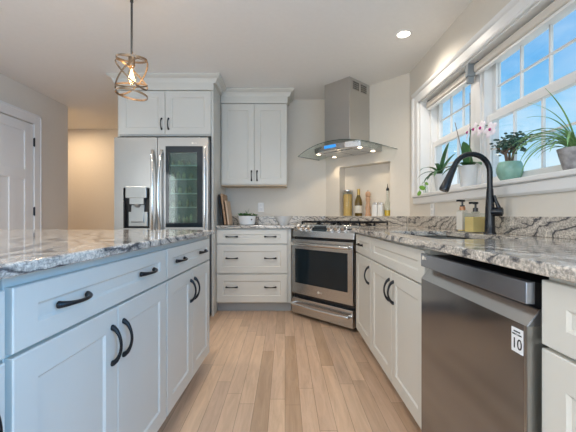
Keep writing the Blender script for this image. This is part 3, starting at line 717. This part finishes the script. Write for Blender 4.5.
# ------------------------------------------------------------------ ceiling light, pendant
def downlight(x, y, label):
    r = thing('ceiling_light', label, 'ceiling light', (x, y, H))
    MB().lathe([(.066, -.004), (.066, -.0005), (.052, -.0005), (.048, -.006)], n=32, cap=False).lathe([(.048, -.006), (.066, -.004)], n=32, cap=False).build('trim_ring', TRIM, r, smooth=True)
    MB().lathe([(.048, -.0035), (.048, -.0015)], n=32).build('lens', LAMP, r)
    l = bpy.data.lights.new('downlight', 'SPOT'); l.energy = DOWN_W*.55; l.color = (1, .91, .80); l.spot_size = 2.7; l.spot_blend = .9; l.shadow_soft_size = .06
    o = bpy.data.objects.new('downlight', l); COL.objects.link(o); o.parent = r; o.location = (0, 0, -.02)
for k, (x, y) in enumerate(DOWN):
    if k == 0: downlight(x, y, 'round recessed ceiling light lit above the window wall')
    else:
        r = struct(MB().lathe([(.066, -.004), (.066, -.0005)], (x, y, H), 24).build('trim_%d' % (10+k), TRIM))  # ring for an added, unseen light
        l = bpy.data.lights.new('downlight', 'SPOT'); l.energy = DOWN_W; l.color = (1, .91, .80); l.spot_size = 2.7; l.spot_blend = .9; l.shadow_soft_size = .06  # spot added for brightness, out of view
        o = bpy.data.objects.new('downlight', l); COL.objects.link(o); o.location = (x, y, H-.02)
l = bpy.data.lights.new('hall_lamp', 'AREA'); l.shape = 'DISK'; l.size = .25; l.energy = HALL_W; l.color = (1, .74, .48)
o = bpy.data.objects.new('hall_lamp', l); COL.objects.link(o); o.location = (-3.3, 4.95, H-.03)

PX, PY = -.965, 2.14
pd = thing('pendant_light', 'small pendant lamp with a twisted open metal band shade over the island', 'pendant light', (PX, PY, 1.76))
top = H-1.76
MB().lathe([(.02, top-.045), (.055, top-.025), (.06, top-.001)], n=24).build('canopy', BRONZE, pd, smooth=True)
MB().tube([(0, 0, .265), (0, 0, top-.04)], .0065, 12).lathe([(.010, top-.075), (.010, top-.045)], n=12).build('rod', noisy(pm('dark_nickel', (.09, .085, .08), .4, .8), 20, .05), pd, smooth=True)
def ringband(c, r, tilt, az, w_, n=48, sq=1.0):
    """flat metal band bent into a tilted hoop"""
    m = MB(); M = Matrix.Translation(c) @ Matrix.Rotation(az, 4, 'Z') @ Matrix.Rotation(tilt, 4, 'X'); R = []
    for k in range(n):
        a = 2*PI*k/n; ring = []
        for rr, zz in ((r, -w_/2), (r+.003, -w_/2), (r+.003, w_/2), (r, w_/2)): ring.append(m.bm.verts.new(M @ Vector((rr*math.cos(a), rr*math.sin(a)/math.cos(tilt)*sq, zz))))
        R.append(ring)
    for k in range(n):
        A, B = R[k], R[(k+1) % n]
        for j in range(4): m.bm.faces.new([A[j], A[(j+1) % 4], B[(j+1) % 4], B[j]])
    return m
sh = ringband((0, 0, .025), .092, .12, 1.9, .012).build('shade_hoop', BRONZE, pd, smooth=True)
ringband((0, 0, .250), .088, .18, .3, .012).build('shade_hoop', BRONZE, pd, smooth=True)
for tl, az, zc in ((.84, 1.25, .150), (.84, -1.75, .140), (.45, .2, .085)):
    ringband((0, 0, zc), .091, tl, az, .010).build('shade_hoop', BRONZE, pd, smooth=True)
m = MB()
for k in range(4): a = PI/2*k+.5; m.tube([(0, 0, .262), (.088*math.cos(a), .088*math.sin(a), .255)], .0025, 6)
m.build('spokes', BRONZE, pd)
MB().lathe([(.018, .200), (.020, .205), (.020, .262), (.010, .268)], n=18).build('socket', BRONZE, pd, smooth=True)
MB().lathe([(.004, .085), (.020, .095), (.029, .12), (.027, .145), (.016, .18), (.013, .20)], n=20).build('bulb', glassy('bulb_glass', (1, .92, .8)), pd, smooth=True)
MB().lathe([(.003, .105), (.011, .112), (.013, .135), (.008, .165), (.003, .185)], n=14).build('filament', BULB, pd, smooth=True)
l = bpy.data.lights.new('pendant_bulb', 'POINT'); l.energy = 2.2; l.color = (1, .72, .42); l.shadow_soft_size = .03
o = bpy.data.objects.new('pendant_bulb', l); COL.objects.link(o); o.parent = pd; o.location = (0, 0, .135)

# ------------------------------------------------------------------ blinds
def blind(y0, y1, label):
    r = thing('window_blind', label, 'blind', (XR+.035, y0, 2.0))
    w = y1-y0
    MB().box(.0, .055, 0, w, -.012, .040).build('headrail', BLIND, r, bevel=.012, seg=4)
    MB().box(.012, .04, .004, w-.004, -.03, -.012).build('bottom_rail', TRIM, r, bevel=.003)
    MB().box(.005, .05, .02, .035, .040, .052).box(.005, .05, w-.035, w-.02, .040, .052).build('bracket', GREYP, r)
blind(2.335, 3.065, 'raised beige blind at the top of the left hand window, far end')
blind(.665, 2.295, 'long raised beige blind above the two nearer windows')
bk = MB().box(-.016, .036, -.018, .018, .0, .085).box(-.010, .03, -.014, .014, -.045, .0)
tag(bk.build('blind_bracket', GREYP, loc=(XR+.016, 2.315, 1.967), bevel=.004), 'grey plastic bracket between the two window blinds', 'bracket')

# ------------------------------------------------------------------ outlets
def outlet(loc, rz, label):
    r = thing('outlet', label, 'outlet', loc, rz)
    MB().box(-.036, .036, -.006, 0, -.058, .058).build('cover_plate', TRIM, r, bevel=.003)
    for z in (-.024, .024): MB().box(-.016, .016, -.0085, -.005, z-.015, z+.015).build('socket', CERAM, r, bevel=.002)
outlet((-.292, YB-.001, 1.125), 0, 'white wall outlet on the back wall behind the potted succulent')
outlet((XR-.001, 2.84, 1.078), -PI/2, 'white wall outlet under the window sill near the soap bottles')

# ------------------------------------------------------------------ things in the niche
NZ = NZ0
def on(s, t=.045, z=NZ): return G(s, t, z)
SC = (1.13, 1.13, 1.03)
r = thing('pasta_jar', 'tall clear glass jar of spaghetti at the left of the niche', 'jar', on(.283, .055)); r.scale = SC
MB().lathe([(.047, 0), (.050, .004), (.050, .270), (.046, .275)], n=24, cap=False).build('jar', CGLASS, r, smooth=True)
MB().lathe([(.043, .004), (.043, .245), (.030, .25)], n=24).build('spaghetti', PASTA, r, smooth=True)
MB().lathe([(.050, .272), (.052, .276), (.052, .292), (.03, .296)], n=24).build('lid', BRIGHT, r, smooth=True)
r = thing('wine_bottle', 'brown wine bottle with a cream label in the niche', 'bottle', on(.440, .045)); r.scale = SC
MB().lathe([(.034, 0), (.037, .005), (.037, .150), (.032, .180), (.016, .222), (.0135, .235), (.0135, .295)], n=24).build('bottle', WINE, r, smooth=True)
MB().lathe([(.0145, .232), (.0145, .285), (.0155, .286), (.0155, .297), (.012, .299)], n=20).build('foil', GOLD, r, smooth=True)
MB().lathe([(.0376, .035), (.0376, .115)], n=24, cap=False).build('paper_label', LABEL, r, smooth=True)
r = thing('pepper_mill', 'turned wooden pepper mill between the wine bottle and white shakers', 'mill', on(.565, .045)); r.scale = SC
MB().lathe([(.030, 0), (.031, .01), (.024, .03), (.021, .06), (.026, .085), (.022, .11), (.017, .15), (.022, .175), (.024, .19), (.019, .205)], n=22).build('body', MILL, r, smooth=True)
MB().lathe([(.019, .206), (.024, .215), (.026, .24), (.020, .262), (.006, .266)], n=22).build('head', MILL, r, smooth=True)
MB().lathe([(.006, .266), (.008, .272), (.003, .280)], n=12).build('knob', BRIGHT, r, smooth=True)
for k, s in enumerate((.655, .722)):
    r = thing('shaker', ('white square shaker beside the pepper mill in the niche', 'white square shaker beside the oil bottle in the niche')[k], 'shaker', on(s, .05), ROT+.1, 'white shakers in the niche')
    MB().box(-.029, .029, -.024, .024, 0, .125).build('body', CERAM, r, bevel=.005)
    MB().box(-.023, .023, -.019, .019, .125, .150).build('cap', BRIGHT, r, bevel=.004)
r = thing('oil_bottle', 'tall clear bottle of golden oil with a pour spout in the niche', 'bottle', on(.805, .045)); r.scale = SC
MB().lathe([(.029, 0), (.031, .004), (.031, .10), (.026, .13), (.013, .165), (.011, .18), (.011, .262)], n=22, cap=False).build('bottle', CGLASS, r, smooth=True)
MB().lathe([(.027, .004), (.027, .062)], n=22).build('oil', OIL, r, smooth=True)
MB().lathe([(.011, .262), (.013, .268), (.012, .285), (.004, .292), (.003, .330)], n=14).build('pourer', MATBLK, r, smooth=True)

# ------------------------------------------------------------------ on the back worktop
def board(x_bot, y0, y1, h, lean, th, mat, name, label):
    """leans to the left on the fridge panel"""
    m = MB(); m.box(0, th, y0, y1, 0, h)
    o = m.build(name, mat, bevel=.006, loc=(x_bot, 0, CZ1+.001+th*math.sin(lean)*0), rot=(0, -lean, 0)); tag(o, label, 'cutting board', 'cutting boards leaning by the fridge'); return o
board(-.665, 3.62, 3.95, .33, .145, .010, MATBLK, 'cutting_board', 'black thin cutting board leaning on the fridge panel, rearmost of three')
board(-.650, 3.64, 3.97, .34, .13, .020, WOOD, 'cutting_board', 'tall reddish wood cutting board leaning in the middle of three')
board(-.618, 3.66, 3.92, .265, .13, .020, LWOOD, 'cutting_board', 'shorter pale wood cutting board leaning at the front of three')
r = thing('potted_succulent', 'green succulents in a white oval pot on the back worktop', 'potted plant', (-.43, 3.86, CZ1))
Ms = Matrix.Diagonal((1.3, .8, 1, 1))
MB().lathe([(.060, 0), (.066, .004), (.078, .10), (.074, .10), (.070, .085)], n=28, M=Ms).build('pot', CERAM, r, smooth=True)
MB().lathe([(.071, .080), (.071, .088)], n=24, M=Ms).build('soil', SOIL, r)
m = MB()
for k in range(7):
    cx = -.08+.16*k/6+random.uniform(-.01, .01); cy = random.uniform(-.03, .03)
    for q in range(10):
        m.strap((cx, cy, .085), 2*PI*q/10+k, .058, .020, random.uniform(.6, 1.3), .4, seg=4, fold=.1)
m.strap((.0, 0, .09), .4, .10, .014, 1.4, .3, 4); m.strap((.0, 0, .09), 2.4, .085, .014, 1.3, .3, 4)
m.build('foliage', LEAF, r)
m = MB()
for a in (.3, .9, -.3): m.box(-.003, .010, -.0008, .0008, -.002, .004, M=Matrix.Translation((.052, -.0515, .06)) @ Matrix.Rotation(a, 4, 'Y'))
m.build('motif', MATBLK, r)
r = thing('bowl', 'small white bowl with a pointed wavy rim on the back worktop', 'bowl', (-.02, 3.86, CZ1))
m = MB(); rings = []
for rr, z in ((.0, 0), (.045, 0), (.055, .012), (.085, .06), (.112, .100), (.108, .100), (.080, .06), (.05, .018), (.0, .014)):
    rings.append([m.bm.verts.new((rr*math.cos(2*PI*k/32)*1.0, rr*math.sin(2*PI*k/32), z+(.018*math.cos(3*2*PI*k/32+PI) if z > .1 else 0))) for k in range(32)])
for A, B in zip(rings, rings[1:]):
    for k in range(32): m.bm.faces.new([A[k], A[(k+1) % 32], B[(k+1) % 32], B[k]])
bmesh.ops.remove_doubles(m.bm, verts=m.bm.verts, dist=1e-6)
m.build('bowl', CERAM, r, smooth=True); 

# ------------------------------------------------------------------ plants on the sill
SZ = WZ0+.004
def pot(r, mat, rb, rt, h, lip=.006, shape=None):
    prof = shape or [(rb-.004, 0), (rb, .004), (rt, h-.01), (rt+lip*.3, h), (rt-.006, h), (rt-.010, h-.02)]
    MB().lathe(prof, n=28).build('pot', mat, r, smooth=True)
    z = h-.022; q = rt-.012
    MB().lathe([(q*.9, z-.008), (q*.92, z)], n=20).build('soil', SOIL, r)
SXp = XR+.045
r = thing('orchid_plant', 'leafy orchid without flowers in a tapered white pot at the far end of the sill', 'potted plant', (SXp, 2.80, SZ))
pot(r, CERAM, .033, .052, .145)
m = MB()
for a, L_, w_, ri, dr_ in ((-PI/2, .30, .034, 1.35, .7), (PI/2+.3, .19, .036, .9, 2.2), (PI+.3, .24, .034, 1.0, 1.8), (PI-.5, .21, .034, .85, 2.0), (-PI/2-.6, .26, .034, .9, 1.3), (PI+.9, .22, .034, .75, 1.9), (-PI/2+.3, .24, .030, 1.15, .8), (PI-.9, .18, .034, .6, 2.0)):
    m.strap((0, 0, .125), a, L_, w_, ri, dr_, seg=10, fold=.12)
m.build('foliage', DLEAF, r)
r = thing('flowering_orchid', 'orchid with white and magenta blooms in a white pot behind the faucet', 'potted plant', (SXp, 2.37, SZ))
pot(r, CERAM, .050, .064, .150)
m = MB()
for a, L_, w_, ri, dr_ in ((1.4, .24, .075, 1.35, .5), (PI+.5, .20, .055, .7, 1.7), (-PI/2, .17, .055, .7, 1.5), (PI-.5, .22, .055, .45, 1.2), (PI/2+.8, .20, .05, .5, 1.5)):
    m.strap((0, 0, .13), a, L_, w_, ri, dr_, seg=10, fold=.10)
m.build('foliage', DLEAF, r)
MB().tube([(-.005, .02, .12), (-.01, .17, .50)], .0028, 6).build('stake', BARK, r)
MB().tube([(.01, 0, .12), (.01, .0, .66)], .0028, 6).build('stake', BARK, r)
P = [(.008, 0, .12), (.006, 0, .34), (.0, -.03, .395), (-.01, -.11, .40), (-.015, -.20, .385), (-.02, -.31, .345)]
MB().tube(P, .0028, 6).build('stem', LEAF, r, smooth=True)
for k, (x, y, z) in enumerate(((-.02, -.03, .376), (-.025, -.115, .376), (-.03, -.20, .362), (-.035, -.31, .325))):
    Mf = Matrix.Translation((x, y, z)) @ Matrix.Rotation(-.4+.2*k, 4, 'Z') @ Matrix.Rotation(-PI/2+.2, 4, 'Y')
    m = MB()
    for q in range(5):
        a = 2*PI*q/5+.3; rot = (Mf.to_3x3() @ Matrix.Rotation(a, 3, 'Z')); c_ = Mf @ Vector((.026*math.cos(a), .024*math.sin(a), 0))
        m.blob(c_, .027, .020, .003, rot, 2)
    f = m.build('flower', PETAL, r, smooth=True)
    MB().blob(Mf @ Vector((0, 0, .006)), .010, .008, .008, Mf.to_3x3(), 2).build('flower_lip', LIP, f, smooth=True)
r = thing('jade_plant', 'small jade plant tree in a round sage green pot on the sill', 'potted plant', (SXp+.005, 1.945, SZ))
pot(r, SAGE, .05, .05, .11, shape=[(.034, 0), (.045, .006), (.060, .030), (.067, .055), (.067, .075), (.061, .098), (.055, .11), (.050, .11), (.052, .095)])
m = MB(); tips = []
for k, (dx, dy) in enumerate(((0, .035), (0, -.03), (-.03, .0), (.02, .02))):
    b0 = Vector((dx*.3, dy*.5, .09)); b1 = b0+Vector((dx*.4, dy*.6, .07)); m.tube([b0, b1], [.009, .006], 8)
    for q in range(4):
        a = random.uniform(0, 2*PI); t_ = b1+Vector((.035*math.cos(a), .06*math.sin(a)+dy, random.uniform(.03, .085))); m.tube([b1, t_], [.005, .003], 6); tips.append(t_)
m.build('trunk', BARK, r)
m = MB()
for k in range(260):
    if k < 60: b = random.choice(tips)
    else: b = Vector((random.gauss(0, .025), random.gauss(0, .058), .218+random.gauss(0, .025)))
    p = b+Vector((random.uniform(-.02, .02), random.uniform(-.025, .025), random.uniform(-.02, .02)))
    p.x = min(max(p.x, -.07), .055); p.y = min(max(p.y, -.10), .10); p.z = min(max(p.z, .165), .275)
    q = Matrix.Rotation(random.uniform(0, 6.28), 3, 'Z') @ Matrix.Rotation(random.uniform(-1, 1), 3, 'X')
    m.blob(p, .0125, .0085, .005, q, 1)
m.build('foliage', JLEAF, r, smooth=True)
r = thing('spider_plant', 'spider plant with long arching leaves in a rough grey pot at the right', 'potted plant', (SXp+.005, 1.50, SZ))
pot(r, STONE, .045, .060, .10, shape=[(.038, 0), (.045, .004), (.060, .06), (.066, .086), (.070, .10), (.060, .10), (.058, .085)])
m = MB()
for k in range(34):
    a = random.uniform(0, 2*PI); L_ = random.uniform(.20, .40); ri = random.uniform(.7, 1.45)
    if math.cos(a) > .1: a = PI-a; 
    if abs(math.cos(a)) < .25: ri = max(ri, 1.0)
    if math.cos(a) < -.6: L_ *= .7
    m.strap((random.uniform(-.015, .015), random.uniform(-.015, .015), .085), a, L_, .012, ri, random.uniform(1.3, 2.4), seg=12, fold=.2)
for a, L_, ri, dr_ in ((PI/2+.05, .44, 1.15, 1.9), (PI/2+.15, .42, .95, 1.9), (PI/2+.2, .36, .8, 2.3), (-PI/2-.3, .40, 1.45, .6), (PI-.2, .32, 1.45, .6), (PI/2+.4, .36, 1.4, 1.0), (PI/2+.1, .38, 1.3, 1.3)):
    m.strap((0, 0, .085), a, L_, .013, ri, dr_, seg=14, fold=.2)
m.build('foliage', LLEAF, r)
r = thing('leaf_cutting', 'round green leaves of a small cutting at the far corner of the sill', 'plant', (XR+.0, 2.985, SZ))
MB().lathe([(.018, 0), (.020, .003), (.020, .05), (.012, .065), (.012, .085)], n=18, cap=False).build('vase', CGLASS, r, smooth=True)
MB().tube([(0, 0, .01), (-.003, .002, .09), (-.025, -.004, .10), (-.035, -.006, .075)], .002, 6).tube([(0, 0, .01), (-.006, 0, .085), (-.045, -.004, .06), (-.058, -.006, .02)], .002, 6).build('stem', LEAF, r, smooth=True)
m = MB()
for c_, s_, a in (((-.032, -.008, .048), .030, .35), ((-.060, -.008, .000), .024, -1.0), ((.004, -.012, .085), .018, .8)):
    m.blob(c_, s_, .003, s_*.68, Matrix.Rotation(a, 3, 'Y'), 2)
m.build('foliage', noisy(pm('fresh_leaf', (.20, .40, .05), .4), 30, .2), r, smooth=True)
